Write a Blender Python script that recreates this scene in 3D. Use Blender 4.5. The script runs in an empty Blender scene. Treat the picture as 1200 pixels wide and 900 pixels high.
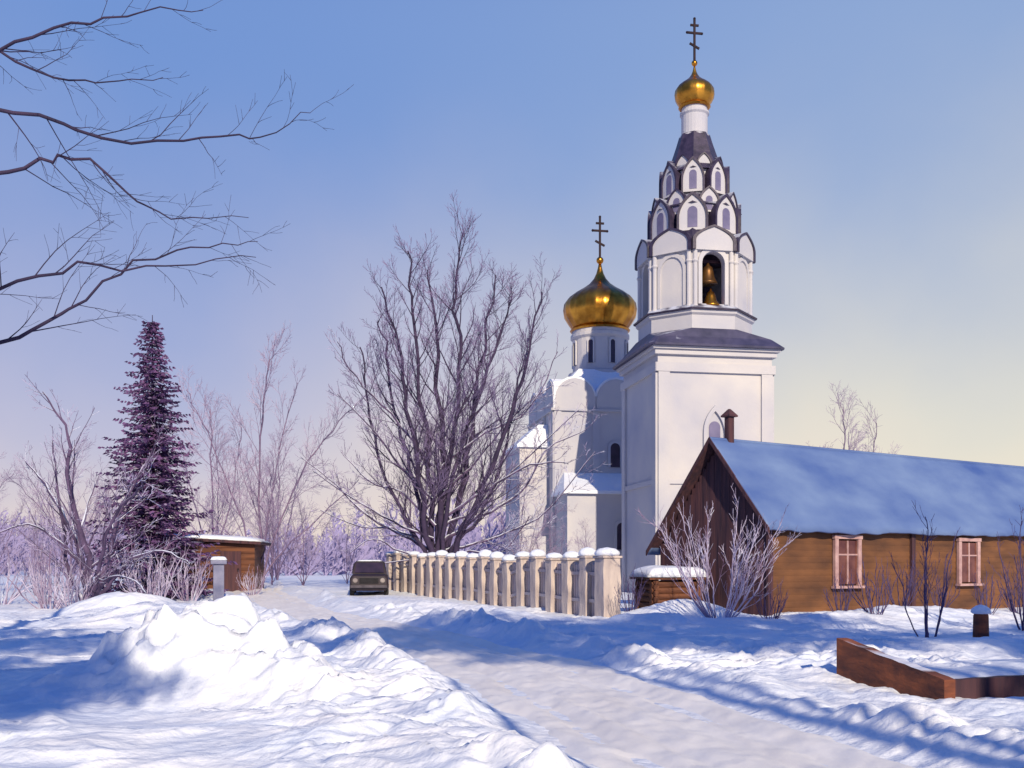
import bpy, math, random, bmesh
import numpy as np
from mathutils import Vector, Matrix
random.seed(7)
scene=bpy.context.scene
COL=scene.collection
EYE=1.6
EL=math.radians(26); AZ=Vector((0.24,-0.9708))
# ------------------------------------------------------------------ noise / terrain
def vnoise(x,y,seed=0.0):
    ix=np.floor(x); iy=np.floor(y); fx=x-ix; fy=y-iy
    fx=fx*fx*fx*(fx*(fx*6-15)+10); fy=fy*fy*fy*(fy*(fy*6-15)+10)
    def h(a,b):
        v=np.sin(a*127.1+b*311.7+seed*74.7)*43758.5453
        return v-np.floor(v)
    return (h(ix,iy)*(1-fx)+h(ix+1,iy)*fx)*(1-fy)+(h(ix,iy+1)*(1-fx)+h(ix+1,iy+1)*fx)*fy
def fbm(x,y,octv=4,seed=0.0,gain=0.5):
    s=0;a=1;t=0
    for i in range(octv):
        s=s+a*vnoise(x,y,seed+i*3.1); t+=a; a*=gain
        x,y=(x*1.6+y*1.2+5.3),(-x*1.2+y*1.6+2.7)
    return s/t*2-1
def ss(a,b,x):
    t=np.clip((x-a)/(b-a),0,1); return t*t*(3-2*t)
RY=np.linspace(-40,120,1601)
RX=np.interp(RY,[-40,-10,3,8,12,16,20,26,34,48,70,120],[9,5,2.9,2.0,1.1,0.1,-1.2,-3.6,-7.2,-12.0,-17,-26])
_k=np.exp(-np.linspace(-2.5,2.5,61)**2); _k/=_k.sum()
RX=np.convolve(np.pad(RX,30,mode='edge'),_k,mode='valid')
RS=np.gradient(RX,RY)
def road_d(x,y):
    cx=np.interp(y,RY,RX); s=np.interp(y,RY,RS)
    return (x-cx)/np.sqrt(1+s*s)
def low(x,y):
    z=0.10*fbm(x*0.07,y*0.07,2,1.0)
    z=z+0.36*ss(33,52,y)*ss(6,-4,x)
    return z
def roadz(x,y):
    return low(x,y)-0.03+0.02*fbm(x*0.6,y*0.4,2,8)
def gh(x,y):
    x=np.asarray(x,float); y=np.asarray(y,float)
    z=low(x,y)
    dr=road_d(x,y)+0.35*fbm(x*0.5,y*0.5,2,71); ad=np.abs(dr)
    near=1-ss(30,70,np.abs(y)+0.5*np.abs(x))
    wx=x+0.6*fbm(x*0.5,y*0.5,2,21); wy=y+0.6*fbm(x*0.5,y*0.5,2,33)
    z=z+0.15*near*fbm(wx*0.35,wy*0.5,3,3.0)
    rid=1-np.abs(fbm(wx*0.8,wy*1.4,3,5.0)); rid2=1-np.abs(fbm(wx*1.6,wy*2.8,4,9.0))
    z=z+near*0.10*(rid**4-0.4)
    wr=np.exp(-((ad-1.95)/0.45)**2)*(y<60)
    zz=0.5+0.5*fbm(wx*0.8,wy*0.8,3,12)
    chunk=np.clip(rid2**5,0,1)
    puff=np.abs(fbm(wx*1.3,wy*1.9,2,61))**0.8+0.45*np.abs(fbm(wx*3.1,wy*4.2,2,67))
    z=z+wr*near*zz*(0.02+0.30*zz+0.16*chunk+0.32*puff)
    tr=np.exp(-((dr-4.4)/1.7)**2)*ss(5,8,y)*(1-ss(17,21,y))
    z=z+tr*(0.0+0.09*chunk+0.08*zz+0.22*puff)
    tl=np.exp(-((dr+3.2)/1.0)**2)*ss(4,7,y)*(1-ss(13,17,y))
    z=z+tl*(0.0+0.05*chunk+0.03*zz+0.08*puff)
    def g(cx,cy,sx,sy,h,rot=0):
        c,s=math.cos(rot),math.sin(rot); u=(x-cx)*c+(y-cy)*s; v=-(x-cx)*s+(y-cy)*c
        return h*np.exp(-((u/sx)**2+(v/sy)**2)**1.15)
    heap=g(-4.25,13.4,1.0,0.95,0.60)+g(-3.3,13.1,1.15,0.8,0.38,-0.3)+g(-5.6,13.7,1.2,0.9,0.28)+g(-2.3,12.5,0.9,0.6,0.24,-.5)
    heap=heap*(0.84+0.40*fbm(wx*1.2,wy*1.2,3,14))
    z=z+heap+np.clip(heap*2.5,0,1)*(0.10*chunk-0.12+0.07*(rid**3)+0.34*puff)
    z=z+g(-7.3,10.6,1.0,0.5,0.16)+g(-9.2,27.5,2.0,1.0,0.55)+g(-11.6,31,1.8,1.1,0.7)+g(-8.0,33,1.5,0.9,0.4)
    z=z+g(-15,26,2.2,0.9,0.25)+g(-0.8,27.8,3.0,0.9,0.2,0.5)+g(3.6,25.6,2.0,0.8,0.3)
    z=z+g(8.2,17.6,3.4,0.8,0.22,0.1)+g(10.6,28.6,5.0,1.0,0.35,0.588)+g(4.5,28.4,1.6,1.0,0.5)
    z=z+g(-3.5,35,4.0,1.2,0.3,-0.9)+g(6.6,16.0,1.0,0.5,0.15)
    k=np.clip(g(4.4,11.2,1.2,2.4,1.5,0.2)+g(5.8,11.4,2.2,1.2,1.2),0,1)
    z=z*(1-k)+(low(x,y)-0.03+0.10*puff)*k
    dd=road_d(x,y)
    m=np.exp(-(dd/1.45)**6)*(1-ss(60,75,y))
    z=z*(1-m)+(roadz(x,y)-0.06)*m
    return z
def gz(x,y): return float(gh(np.array([x]),np.array([y]))[0])
# ------------------------------------------------------------------ materials
def mat(name): 
    m=bpy.data.materials.new(name); m.use_nodes=True
    nt=m.node_tree; b=nt.nodes['Principled BSDF']; return m,nt,b
def N(nt,t,**k):
    n=nt.nodes.new(t)
    for a,v in k.items(): setattr(n,a,v)
    return n
def noise_mat(name,c1,c2,scale=3,rough=0.8,bump=0.1,bscale=None,metal=0,stretch=(1,1,1),snow=0,snow_lo=0.3,snow_hi=0.6,dist=0.05,detail=6,spread=0.18,spec=None):
    m,nt,b=mat(name); L=nt.links
    tc=N(nt,'ShaderNodeTexCoord'); mp=N(nt,'ShaderNodeMapping'); mp.inputs['Scale'].default_value=stretch
    L.new(tc.outputs['Object'],mp.inputs['Vector'])
    n=N(nt,'ShaderNodeTexNoise'); n.inputs['Scale'].default_value=scale; n.inputs['Detail'].default_value=detail
    L.new(mp.outputs[0],n.inputs['Vector'])
    r=N(nt,'ShaderNodeValToRGB'); r.color_ramp.elements[0].color=(*c1,1); r.color_ramp.elements[1].color=(*c2,1)
    r.color_ramp.elements[0].position=0.5-spread; r.color_ramp.elements[1].position=0.5+spread
    L.new(n.outputs['Fac'],r.inputs['Fac'])
    col=r.outputs['Color']
    if snow>0:
        g=N(nt,'ShaderNodeNewGeometry'); s=N(nt,'ShaderNodeSeparateXYZ'); L.new(g.outputs['Normal'],s.inputs[0])
        n2=N(nt,'ShaderNodeTexNoise'); n2.inputs['Scale'].default_value=1.7; n2.inputs['Detail'].default_value=5
        L.new(tc.outputs['Object'],n2.inputs['Vector'])
        ad=N(nt,'ShaderNodeMath',operation='MULTIPLY_ADD'); L.new(n2.outputs['Fac'],ad.inputs[0]); ad.inputs[1].default_value=0.9; ad.inputs[2].default_value=-0.45
        ad2=N(nt,'ShaderNodeMath',operation='ADD'); L.new(s.outputs['Z'],ad2.inputs[0]); L.new(ad.outputs[0],ad2.inputs[1])
        mr=N(nt,'ShaderNodeMapRange'); mr.inputs['From Min'].default_value=snow_lo; mr.inputs['From Max'].default_value=snow_hi; mr.inputs['To Max'].default_value=snow
        L.new(ad2.outputs[0],mr.inputs['Value'])
        mx=N(nt,'ShaderNodeMix',data_type='RGBA'); L.new(mr.outputs[0],mx.inputs['Factor']); L.new(col,mx.inputs['A']); mx.inputs['B'].default_value=(0.70,0.75,0.88,1)
        col=mx.outputs['Result']
    L.new(col,b.inputs['Base Color']); b.inputs['Roughness'].default_value=rough; b.inputs['Metallic'].default_value=metal
    if spec is not None: b.inputs['Specular IOR Level'].default_value=spec
    if bump>0:
        n3=N(nt,'ShaderNodeTexNoise'); n3.inputs['Scale'].default_value=bscale or scale*4; n3.inputs['Detail'].default_value=5
        L.new(mp.outputs[0],n3.inputs['Vector'])
        bp=N(nt,'ShaderNodeBump'); bp.inputs['Strength'].default_value=bump; bp.inputs['Distance'].default_value=dist
        L.new(n3.outputs['Fac'],bp.inputs['Height']); L.new(bp.outputs[0],b.inputs['Normal'])
    return m
M_snow=noise_mat('snow_mat',(0.72,0.78,0.88),(0.84,0.85,0.87),scale=0.8,rough=0.55,bump=0.8,bscale=5.0,dist=0.07,detail=8)
M_road=noise_mat('packed_snow_mat',(0.82,0.78,0.73),(0.92,0.89,0.84),scale=1.4,rough=0.5,bump=0.35,bscale=5,stretch=(1,0.45,1),dist=0.04)
M_plaster=noise_mat('lime_plaster',(0.39,0.40,0.48),(0.58,0.555,0.54),scale=0.3,rough=0.85,bump=0.2,bscale=9,dist=0.03,spread=.2,detail=9)
M_fence=noise_mat('fence_paint',(0.36,0.30,0.29),(0.64,0.54,0.47),scale=1.6,rough=0.85,bump=0.4,stretch=(2,2,0.8),detail=9)
M_fenced=noise_mat('fence_picket_paint',(0.34,0.28,0.30),(0.58,0.49,0.45),scale=1.6,rough=0.85,bump=0.3,stretch=(2,2,0.8))
M_roof=noise_mat('dark_roof_metal',(0.03,0.03,0.07),(0.07,0.065,0.13),scale=1.5,rough=0.5,bump=0.1,snow=0.75,snow_lo=0.88,snow_hi=1.1)
M_roofdark=noise_mat('dark_shingle',(0.018,0.013,0.035),(0.05,0.036,0.075),scale=3,rough=0.5,bump=0.2,snow=0.7,snow_lo=0.66,snow_hi=0.9)
M_gold=noise_mat('gold_leaf',(0.28,0.10,0.012),(0.74,0.36,0.05),scale=1.3,rough=0.3,bump=0.15,metal=0.95,spread=.22)
M_golddark=noise_mat('dark_cross_metal',(0.012,0.006,0.012),(0.03,0.015,0.02),scale=2,rough=0.7,bump=0.0,spec=.2)
M_dark=noise_mat('dark_glass_and_shade',(0.02,0.015,0.03),(0.05,0.03,0.06),scale=2,rough=0.3,bump=0)
M_wood=noise_mat('brown_timber',(0.058,0.024,0.013),(0.20,0.082,0.029),scale=0.9,rough=0.85,bump=0.4,stretch=(0.8,0.8,2.2),detail=10,spread=.24)
M_shed=noise_mat('shed_timber',(0.06,0.02,0.012),(0.16,0.055,0.022),scale=1.6,rough=0.8,bump=0.3,stretch=(0.5,0.5,4))
M_gable=noise_mat('dark_gable_boards',(0.03,0.013,0.024),(0.09,0.034,0.038),scale=2,rough=0.85,bump=0.3,stretch=(4,4,0.3))
M_frame=noise_mat('window_frame_paint',(0.34,0.20,0.20),(0.52,0.34,0.32),scale=4,rough=0.7,bump=0.1)
M_pane=noise_mat('window_pane',(0.08,0.025,0.02),(0.18,0.07,0.05),scale=2,rough=0.2,bump=0)
M_blueroof=noise_mat('shade_blue_snow_roof',(0.045,0.095,0.30),(0.17,0.25,0.43),scale=0.7,rough=0.6,bump=0.3,bscale=3,stretch=(0.6,1,1),detail=10,spread=.25)  # the blue shade on the roof snow is put into the base colour
M_redwood=noise_mat('red_brown_board',(0.05,0.014,0.012),(0.25,0.07,0.025),scale=1.9,rough=0.8,bump=0.4,stretch=(1,1,3),detail=9,snow=.8,snow_lo=.95,snow_hi=1.1)
M_bark=noise_mat('violet_bark',(0.018,0.012,0.042),(0.055,0.035,0.085),scale=2.5,rough=0.9,bump=0.4,snow=0.7,snow_lo=0.55,snow_hi=0.9)
M_twig=noise_mat('violet_twig',(0.045,0.032,0.10),(0.11,0.075,0.16),scale=.6,rough=0.9,bump=0,snow=0.5,snow_lo=0.7,snow_hi=1.0)
M_haze=noise_mat('haze_twig_tips',(0.13,0.10,0.23),(0.24,0.18,0.32),scale=.5,rough=0.9,bump=0)  # twig tips coloured paler to imitate a soft haze in the crown
M_twigpink=noise_mat('pinkish_twig',(0.20,0.15,0.28),(0.32,0.24,0.36),scale=0.5,rough=0.9,bump=0)
M_hazepink=noise_mat('pinkish_haze_tips',(0.30,0.25,0.38),(0.42,0.34,0.46),scale=0.5,rough=0.9,bump=0)  # pinkish background trees, colours paled to imitate distance haze
M_barkpink=noise_mat('pinkish_bark',(0.12,0.09,0.18),(0.22,0.15,0.24),scale=1,rough=0.9,bump=0.2)
M_frost=noise_mat('frosted_twig',(0.09,0.055,0.14),(0.46,0.42,0.60),scale=1.1,rough=0.85,bump=0,snow=0.9,snow_lo=0.45,snow_hi=0.75,spread=.16)
M_frostw=noise_mat('white_frosted_twig',(0.18,0.11,0.20),(0.60,0.56,0.72),scale=1.1,rough=0.85,bump=0,snow=0.9,snow_lo=0.35,snow_hi=0.65,spread=.16)
M_froststem=noise_mat('frosted_stem',(0.03,0.018,0.055),(0.14,0.09,0.18),scale=1.6,rough=0.85,bump=0.2,snow=0.9,snow_lo=0.3,snow_hi=0.55)
M_near=noise_mat('near_dark_twig',(0.012,0.009,0.038),(0.045,0.027,0.07),scale=2,rough=0.85,bump=0.1,snow=0.2,snow_lo=0.9,snow_hi=1.1)
M_spruce=noise_mat('spruce_needles',(0.042,0.018,0.085),(0.17,0.08,0.22),scale=.9,rough=0.85,bump=0,snow=0.7,snow_lo=0.8,snow_hi=1.1,spread=.15)
M_pine=noise_mat('pine_needles',(0.03,0.045,0.03),(0.07,0.09,0.05),scale=1.0,rough=0.85,bump=0)
M_far=noise_mat('hazy_wood',(0.24,0.22,0.42),(0.33,0.29,0.47),scale=0.05,rough=1,bump=0)  # air haze is mixed into the lilac base colour
M_bell=noise_mat('bronze',(0.10,0.05,0.02),(0.25,0.12,0.04),scale=2,rough=0.4,bump=0,metal=0.7)
M_stone=noise_mat('grey_stone',(0.12,0.13,0.22),(0.26,0.26,0.36),scale=2,rough=0.9,bump=0.3)
M_niche=noise_mat('niche_blue_shade',(0.10,0.095,0.19),(0.20,0.18,0.30),scale=1,bump=0)  # flat panels, recess shade painted as dark blue
M_car=noise_mat('dark_car_paint',(0.010,0.007,0.016),(0.028,0.015,0.024),scale=2,rough=0.6,bump=0.1)
M_tyre=noise_mat('tyre_rubber',(0.01,0.01,0.012),(0.03,0.03,0.035),scale=5,rough=0.9,bump=0.1)
M_chrome=noise_mat('dull_bumper_metal',(0.04,0.035,0.05),(0.09,0.08,0.10),scale=3,rough=0.5,bump=0,metal=.6)
M_lamp=noise_mat('lamp_glass',(0.20,0.17,0.17),(0.32,0.28,0.26),scale=3,rough=0.2,bump=0)
# ------------------------------------------------------------------ mesh builder
class MB:
    def __init__(s): s.v=[]; s.f=[]
    def add(s,vs,fs,M=None):
        o=len(s.v)
        s.v.extend([tuple(M@Vector(p)) for p in vs] if M is not None else [tuple(p) for p in vs])
        s.f.extend([tuple(i+o for i in f) for f in fs]); return s
    def box(s,x0,x1,y0,y1,z0,z1,M=None):
        return s.add([(x0,y0,z0),(x1,y0,z0),(x1,y1,z0),(x0,y1,z0),(x0,y0,z1),(x1,y0,z1),(x1,y1,z1),(x0,y1,z1)],
          [(0,3,2,1),(4,5,6,7),(0,1,5,4),(1,2,6,5),(2,3,7,6),(3,0,4,7)],M)
    def loft(s,rings,cap=True,M=None):
        n=len(rings[0]); vs=[p for r in rings for p in r]; fs=[]
        for i in range(len(rings)-1):
            for j in range(n):
                k=(j+1)%n; fs.append((i*n+j,i*n+k,(i+1)*n+k,(i+1)*n+j))
        if cap: fs.append(tuple(range(n-1,-1,-1))); fs.append(tuple(range((len(rings)-1)*n,len(rings)*n)))
        return s.add(vs,fs,M)
    def lathe(s,prof,n=32,M=None,lobes=0,amp=0):
        rings=[]
        for r,z in prof:
            ring=[]
            for j in range(n):
                a=2*math.pi*j/n; rr=r*(1+amp*abs(math.sin(a*lobes/2))) if lobes else r
                ring.append((rr*math.cos(a),rr*math.sin(a),z))
            rings.append(ring)
        return s.loft(rings,True,M)
    def extr(s,poly,y0,y1,M=None):
        n=len(poly); vs=[(x,y0,z) for x,z in poly]+[(x,y1,z) for x,z in poly]
        fs=[tuple(range(n)),tuple(range(2*n-1,n-1,-1))]+[(j,j+n,(j+1)%n+n,(j+1)%n) for j in range(n)]
        return s.add(vs,fs,M)
    def ring(s,outer,inner,y0,y1,M=None):
        n=len(outer)
        vs=[(x,y0,z) for x,z in outer]+[(x,y0,z) for x,z in inner]+[(x,y1,z) for x,z in outer]+[(x,y1,z) for x,z in inner]; fs=[]
        for j in range(n-1):
            k=j+1; fs+=[(j,k,n+k,n+j),(2*n+j,3*n+j,3*n+k,2*n+k),(j,2*n+j,2*n+k,k),(n+j,n+k,3*n+k,3*n+j)]
        fs+=[(0,n,3*n,2*n),(n-1,3*n-1,4*n-1,2*n-1)]
        return s.add(vs,fs,M)
    def tube(s,pts,rad,n=3,tip=True):
        o=len(s.v); k=len(pts); up=Vector((0.31,0.2,0.93))
        for i,p in enumerate(pts):
            d=(pts[min(i+1,k-1)]-pts[max(i-1,0)])
            if d.length<1e-6: d=Vector((0,0,1))
            d.normalize(); a=d.cross(up)
            if a.length<1e-3: a=d.cross(Vector((1,0,0)))
            a.normalize(); b=d.cross(a); r=rad[i]
            for j in range(n):
                t=2*math.pi*j/n; q=p+a*(r*math.cos(t))+b*(r*math.sin(t)); s.v.append((q.x,q.y,q.z))
        for i in range(k-1):
            for j in range(n):
                m=(j+1)%n; s.f.append((o+i*n+j,o+i*n+m,o+(i+1)*n+m,o+(i+1)*n+j))
    def obj(s,name,material,parent=None,smooth=False,bevel=0,label=None,recalc=True):
        me=bpy.data.meshes.new(name); me.from_pydata(s.v,[],s.f); me.materials.append(material)
        if recalc:
            bm=bmesh.new(); bm.from_mesh(me); bmesh.ops.recalc_face_normals(bm,faces=bm.faces); bm.to_mesh(me); bm.free()
        if smooth: me.polygons.foreach_set('use_smooth',[True]*len(me.polygons))
        me.update()
        o=bpy.data.objects.new(name,me); COL.objects.link(o)
        if parent: o.parent=parent
        if bevel:
            b=o.modifiers.new('bevel','BEVEL'); b.width=bevel; b.segments=2; b.limit_method='ANGLE'
        if label: o['label']=label
        return o
def tag(o,label,cat,group=None,kind=None):
    if label: o['label']=label
    if cat: o['category']=cat
    if group: o['group']=group
    if kind: o['kind']=kind
    return o
def root(name,loc,rz=0,label=None,cat=None,group=None):
    e=bpy.data.objects.new(name,None); e.empty_display_size=0.5; COL.objects.link(e)
    e.location=loc; e.rotation_euler=(0,0,rz); return tag(e,label,cat,group)
def clone(r,loc,rz=0,scale=(1,1,1),label=None):
    n=r.copy(); COL.objects.link(n); n.location=loc; n.rotation_euler=(0,0,rz); n.scale=scale
    def rec(src,dst):
        for c in src.children:
            d=c.copy(); COL.objects.link(d); d.parent=dst; rec(c,d)
    rec(r,n)
    if label: n['label']=label
    return n
RZ=lambda a: Matrix.Rotation(a,4,'Z')
T=lambda x,y,z: Matrix.Translation((x,y,z))
# ------------------------------------------------------------------ ground, road
def geo(a,b,n):
    t=np.linspace(0,1,n+1)[1:]
    return a+(b-a)*(np.exp(t*5)-1)/(math.exp(5)-1)
xs=np.concatenate([geo(-17,-1500,45)[::-1],np.linspace(-17,-8,110),np.linspace(-8,8,400)[1:],np.linspace(8,17,110)[1:],geo(17,1500,45)])
ys=np.concatenate([geo(-4,-600,30)[::-1],np.linspace(-4,6,60),np.linspace(6,18,340)[1:],np.linspace(18,34,180)[1:],np.linspace(34,60,90)[1:],geo(60,2600,60)])
X,Y=np.meshgrid(xs,ys); Z=gh(X,Y)
nx,ny=len(xs),len(ys)
V=np.stack([X.ravel(),Y.ravel(),Z.ravel()],1)
idx=np.arange(nx*ny).reshape(ny,nx)
F=np.stack([idx[:-1,:-1].ravel(),idx[:-1,1:].ravel(),idx[1:,1:].ravel(),idx[1:,:-1].ravel()],1)
def npmesh(name,V,F,material,parent=None):
    me=bpy.data.meshes.new(name); me.vertices.add(len(V)); me.vertices.foreach_set('co',V.astype(np.float32).ravel())
    me.loops.add(F.size); me.loops.foreach_set('vertex_index',F.astype(np.int32).ravel())
    me.polygons.add(len(F)); me.polygons.foreach_set('loop_start',np.arange(0,F.size,4,dtype=np.int32))
    me.polygons.foreach_set('use_smooth',np.ones(len(F),bool)); me.update(calc_edges=True); me.validate()
    me.materials.append(material); o=bpy.data.objects.new(name,me); COL.objects.link(o); return o
g=npmesh('ground',V,F,M_snow); tag(g,'deep drifted snow with ploughed heaps and crusts','snowy ground',kind='structure')
rv=np.linspace(-12,68,900); ru=np.linspace(-1.6,1.6,70)
U,W=np.meshgrid(ru,rv); cx=np.interp(W,RY,RX); sl=np.interp(W,RY,RS); q=np.sqrt(1+sl*sl)
PX=cx+U/q; PY=W-U*sl/q
zr=roadz(PX,PY)+0.0
rut=lambda c,w:np.exp(-((U-c-0.12*fbm(W*0.3,W*0+c,2,4))/w)**2)
zr=zr-0.06*rut(-0.7,0.16)-0.06*rut(0.7,0.16)-0.035*rut(0.3,0.1)-0.03*rut(-0.35,0.08)+0.03*fbm(PX*2.0,PY*1.2,3,44)+0.035*fbm(U*5,W*0.45,3,48)+0.02*(1-np.abs(fbm(PX*4,PY*3,2,47)))**4
edge=ss(0.95,1.6,np.abs(U)+0.35*fbm(W*0.9,U*0+3,3,6)); zr=zr-edge*0.12
V=np.stack([PX.ravel(),PY.ravel(),zr.ravel()],1)
idx=np.arange(U.size).reshape(U.shape)
F=np.stack([idx[:-1,:-1].ravel(),idx[:-1,1:].ravel(),idx[1:,1:].ravel(),idx[1:,:-1].ravel()],1)
r_=npmesh('road',V,F,M_road); tag(r_,'packed snow village road with sledge ruts','road',kind='structure')
# ------------------------------------------------------------------ shared church pieces
def ogee(w,h,n=12,rise=0.42):
    base=h*(1-rise-0.22); pts=[(-w/2,0),(-w/2,base)]
    R=w/2; hh=h-base; L=[]
    for i in range(1,n+1):
        t=i/n; x=-R*math.cos(t*math.pi/2); z=math.sin(t*math.pi/2)
        z=z*(1-0.24)+0.24*t**3
        L.append((x,base+hh*z))
    pts+=L; pts+=[(-x,z) for x,z in L[:-1][::-1]]; pts+=[(w/2,base),(w/2,0)]
    return pts[::-1]
def arch_poly(w,h,n=10):
    pts=[(-w/2,0)]+[(-w/2*math.cos(math.pi*i/n),h-w/2+w/2*math.sin(math.pi*i/n)) for i in range(n+1)]+[(w/2,0)]
    return pts[::-1]
def arch_panel(mb,w,z0,z1,ow,oz0,oz1,t,M):
    n=10; sp=oz1-ow/2
    arc=[(-ow/2*math.cos(math.pi*i/n),sp+ow/2*math.sin(math.pi*i/n)) for i in range(n+1)]
    def q(a,b,c,d):
        for y,fl in ((0,0),(t,1)):
            vs=[(p[0],y,p[1]) for p in (a,b,c,d)]; mb.add(vs,[(0,1,2,3) if not fl else (3,2,1,0)],M)
    q((-w/2,z0),(-ow/2,z0),(-ow/2,z1),(-w/2,z1)); q((ow/2,z0),(w/2,z0),(w/2,z1),(ow/2,z1))
    q((-ow/2,z0),(ow/2,z0),(ow/2,oz0),(-ow/2,oz0))
    for i in range(n):
        q(arc[i],arc[i+1],(arc[i+1][0],z1),(arc[i][0],z1))
    loop=[(-ow/2,oz0)]+arc+[(ow/2,oz0)]
    for i in range(len(loop)):
        a=loop[i]; b=loop[(i+1)%len(loop)]
        mb.add([(a[0],0,a[1]),(b[0],0,b[1]),(b[0],t,b[1]),(a[0],t,a[1])],[(0,1,2,3)],M)
def onion(R,H,neck):
    P=[(neck,0),(neck*1.06,0.02),(0.86,0.09),(0.97,0.19),(1.0,0.29),(0.975,0.38),(0.86,0.47),(0.67,0.55),(0.46,0.62),(0.29,0.69),(0.17,0.77),(0.10,0.85),(0.06,0.93),(0.035,1.0)]
    return [((r*R if i>1 else r),z*H) for i,(r,z) in enumerate(P)]
def cross(parent,z,H,name='cross'):
    mb=MB(); t=0.045*H/2.0; w=H
    mb.box(-t,t,-t,t,z,z+H)
    mb.box(-0.10*w,0.10*w,-t*.8,t*.8,z+0.82*H,z+0.82*H+2*t)
    mb.box(-0.18*w,0.18*w,-t*.8,t*.8,z+0.64*H,z+0.64*H+2*t)
    mb.box(-0.13*w,0.13*w,-t*.8,t*.8,-t,t,T(0,0,z+0.36*H)@Matrix.Rotation(0.45,4,'Y'))
    for (a,b) in ((0,H),(-0.18*w,0.64*H+t),(0.18*w,0.64*H+t)):
        mb.lathe([(0.001,-1.6*t),(1.2*t,-.8*t),(1.5*t,0),(1.2*t,.8*t),(0.001,1.6*t)],8,T(a,0,z+b))
    return mb.obj(name,M_golddark,parent)
def ball(parent,r,z,name='gilded_ball'):
    mb=MB(); mb.lathe([(0.001,-r)]+[(r*math.cos(a),r*math.sin(a)) for a in np.linspace(-1.3,1.3,9)]+[(0.001,r)],16,T(0,0,z))
    return mb.obj(name,M_gold,parent,smooth=True)
# ------------------------------------------------------------------ bell tower
A8=math.radians(10)
bt=root('bell_tower',(9.8,55,0),A8,'white plastered orthodox bell tower with tiered arched gables and gold dome','bell tower')
h=3.05
mb=MB(); mb.box(-h,h,-h,h,-1,12.3); mb.obj('wall',M_plaster,bt)
for k in range(4):
    M=RZ(k*math.pi/2)
    for sx in (0,1):
        x0=-h if sx==0 else h-0.6
        mb=MB(); mb.box(x0,x0+0.6,-h-0.12,-h+0.002,-1,11.25,M); mb.obj('pilaster',M_plaster,bt)
    MB().box(-h-0.12,h+0.12,-h-0.15,-h+0.01,11.25,11.7,M).obj('frieze',M_plaster,bt)
    MB().box(-h+.6,h-.6,-h-0.09,-h+0.01,5.6,5.85,M).obj('string_course',M_plaster,bt)
M=T(-0.05,0,7.5)
o1=ogee(1.25,2.1); i1=[(x*.78,z*.86) for x,z in o1]
ns_=MB().ring(o1,i1,-h-0.16,-h+0.01,M).obj('arched_surround',M_plaster,bt)
MB().extr(arch_poly(0.6,1.3),-h-0.03,-h+.01,M).obj('niche',M_niche,ns_)
mb=MB(); mb.box(-h-.2,h+.2,-h-.2,h+.2,12.1,12.35); mb.box(-h-.34,h+.34,-h-.34,h+.34,12.35,12.55)
mb.obj('cornice',M_plaster,bt,bevel=0.03)
def oct8(a,z):
    R=a/math.cos(math.pi/8); return [(R*math.cos(math.pi/8+k*math.pi/4),R*math.sin(math.pi/8+k*math.pi/4),z) for k in range(8)]
def sq8(a,z):
    out=[]
    for k in range(8):
        th=math.pi/8+k*math.pi/4; c,s=math.cos(th),math.sin(th)
        out.append((a*(1 if c>0 else -1),a*0.93*(1 if s>0 else -1),z) if abs(c)>abs(s) else (a*0.93*(1 if c>0 else -1),a*(1 if s>0 else -1),z))
    return out
mb=MB(); mb.loft([sq8(h+0.54,12.5),sq8(h+0.56,12.6),sq8(h+0.1,13.05),oct8(2.9,13.55)])
mb.obj('skirt_roof',M_roof,bt)
ap=2.7
mb=MB(); mb.loft([oct8(2.78,13.4),oct8(2.78,14.25),oct8(2.9,14.35),oct8(2.92,14.5)]); mb.obj('belfry_base',M_plaster,bt)
MB().loft([oct8(3.02,14.5),oct8(3.04,14.58),oct8(ap,14.82)]).obj('belfry_ledge',M_roofdark,bt)
belfry=MB()
fw=2*ap*math.tan(math.pi/8); Z0=14.6; Z1=18.0
for k in range(8):
    M=RZ(k*math.pi/4)@T(0,-ap,0)
    if k in (0,2,6): arch_panel(belfry,fw,Z0,Z1,1.2,14.85,17.5,0.35,M)
    else: belfry.box(-fw/2,fw/2,0,0.35,Z0,Z1,M)
belfry.obj('belfry_wall',M_plaster,bt)
for k in range(8):
    M=RZ(k*math.pi/4)@T(0,-ap,0)
    for sx in (-1,1):
        MB().lathe([(0.12,Z0),(0.16,Z0+.1),(0.12,Z0+.2),(0.12,16.9),(0.18,17.0),(0.12,17.1),(0.12,17.8)],10,M@T(sx*(fw/2-0.15),-0.05,0)).obj('column',M_plaster,bt)
    if k not in (0,2,6): MB().ring(arch_poly(1.6,2.75),[(x*.8,z*.93) for x,z in arch_poly(1.6,2.75)],-0.08,0.01,M@T(0,0,14.8)).obj('blind_arch',M_plaster,bt)
    elif k==0: MB().ring(arch_poly(1.62,2.95),arch_poly(1.22,2.7),-0.10,0.01,M@T(0,0,14.82)).obj('arched_surround',M_plaster,bt)
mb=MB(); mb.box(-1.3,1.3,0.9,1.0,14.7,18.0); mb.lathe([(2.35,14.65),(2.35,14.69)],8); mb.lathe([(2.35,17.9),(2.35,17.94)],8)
mb.obj('belfry_shade_backing',M_dark,bt)  # dark sheet and discs put the belfry's inner shade into colour
mb=MB(); mb.lathe([(0.50,0),(0.46,0.08),(0.34,0.32),(0.28,0.64),(0.23,0.85),(0.1,0.95),(0.04,1.1)],20,T(0,-2.0,16.05)); mb.obj('bell',M_bell,bt,smooth=True)
mb=MB(); mb.lathe([(0.48,0),(0.46,0.06),(0.32,0.25),(0.26,0.5),(0.18,0.7),(0.07,0.78),(0.03,0.9)],20,T(0.0,-2.4,14.8)); mb.obj('bell',M_gold,bt,smooth=True)
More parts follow.
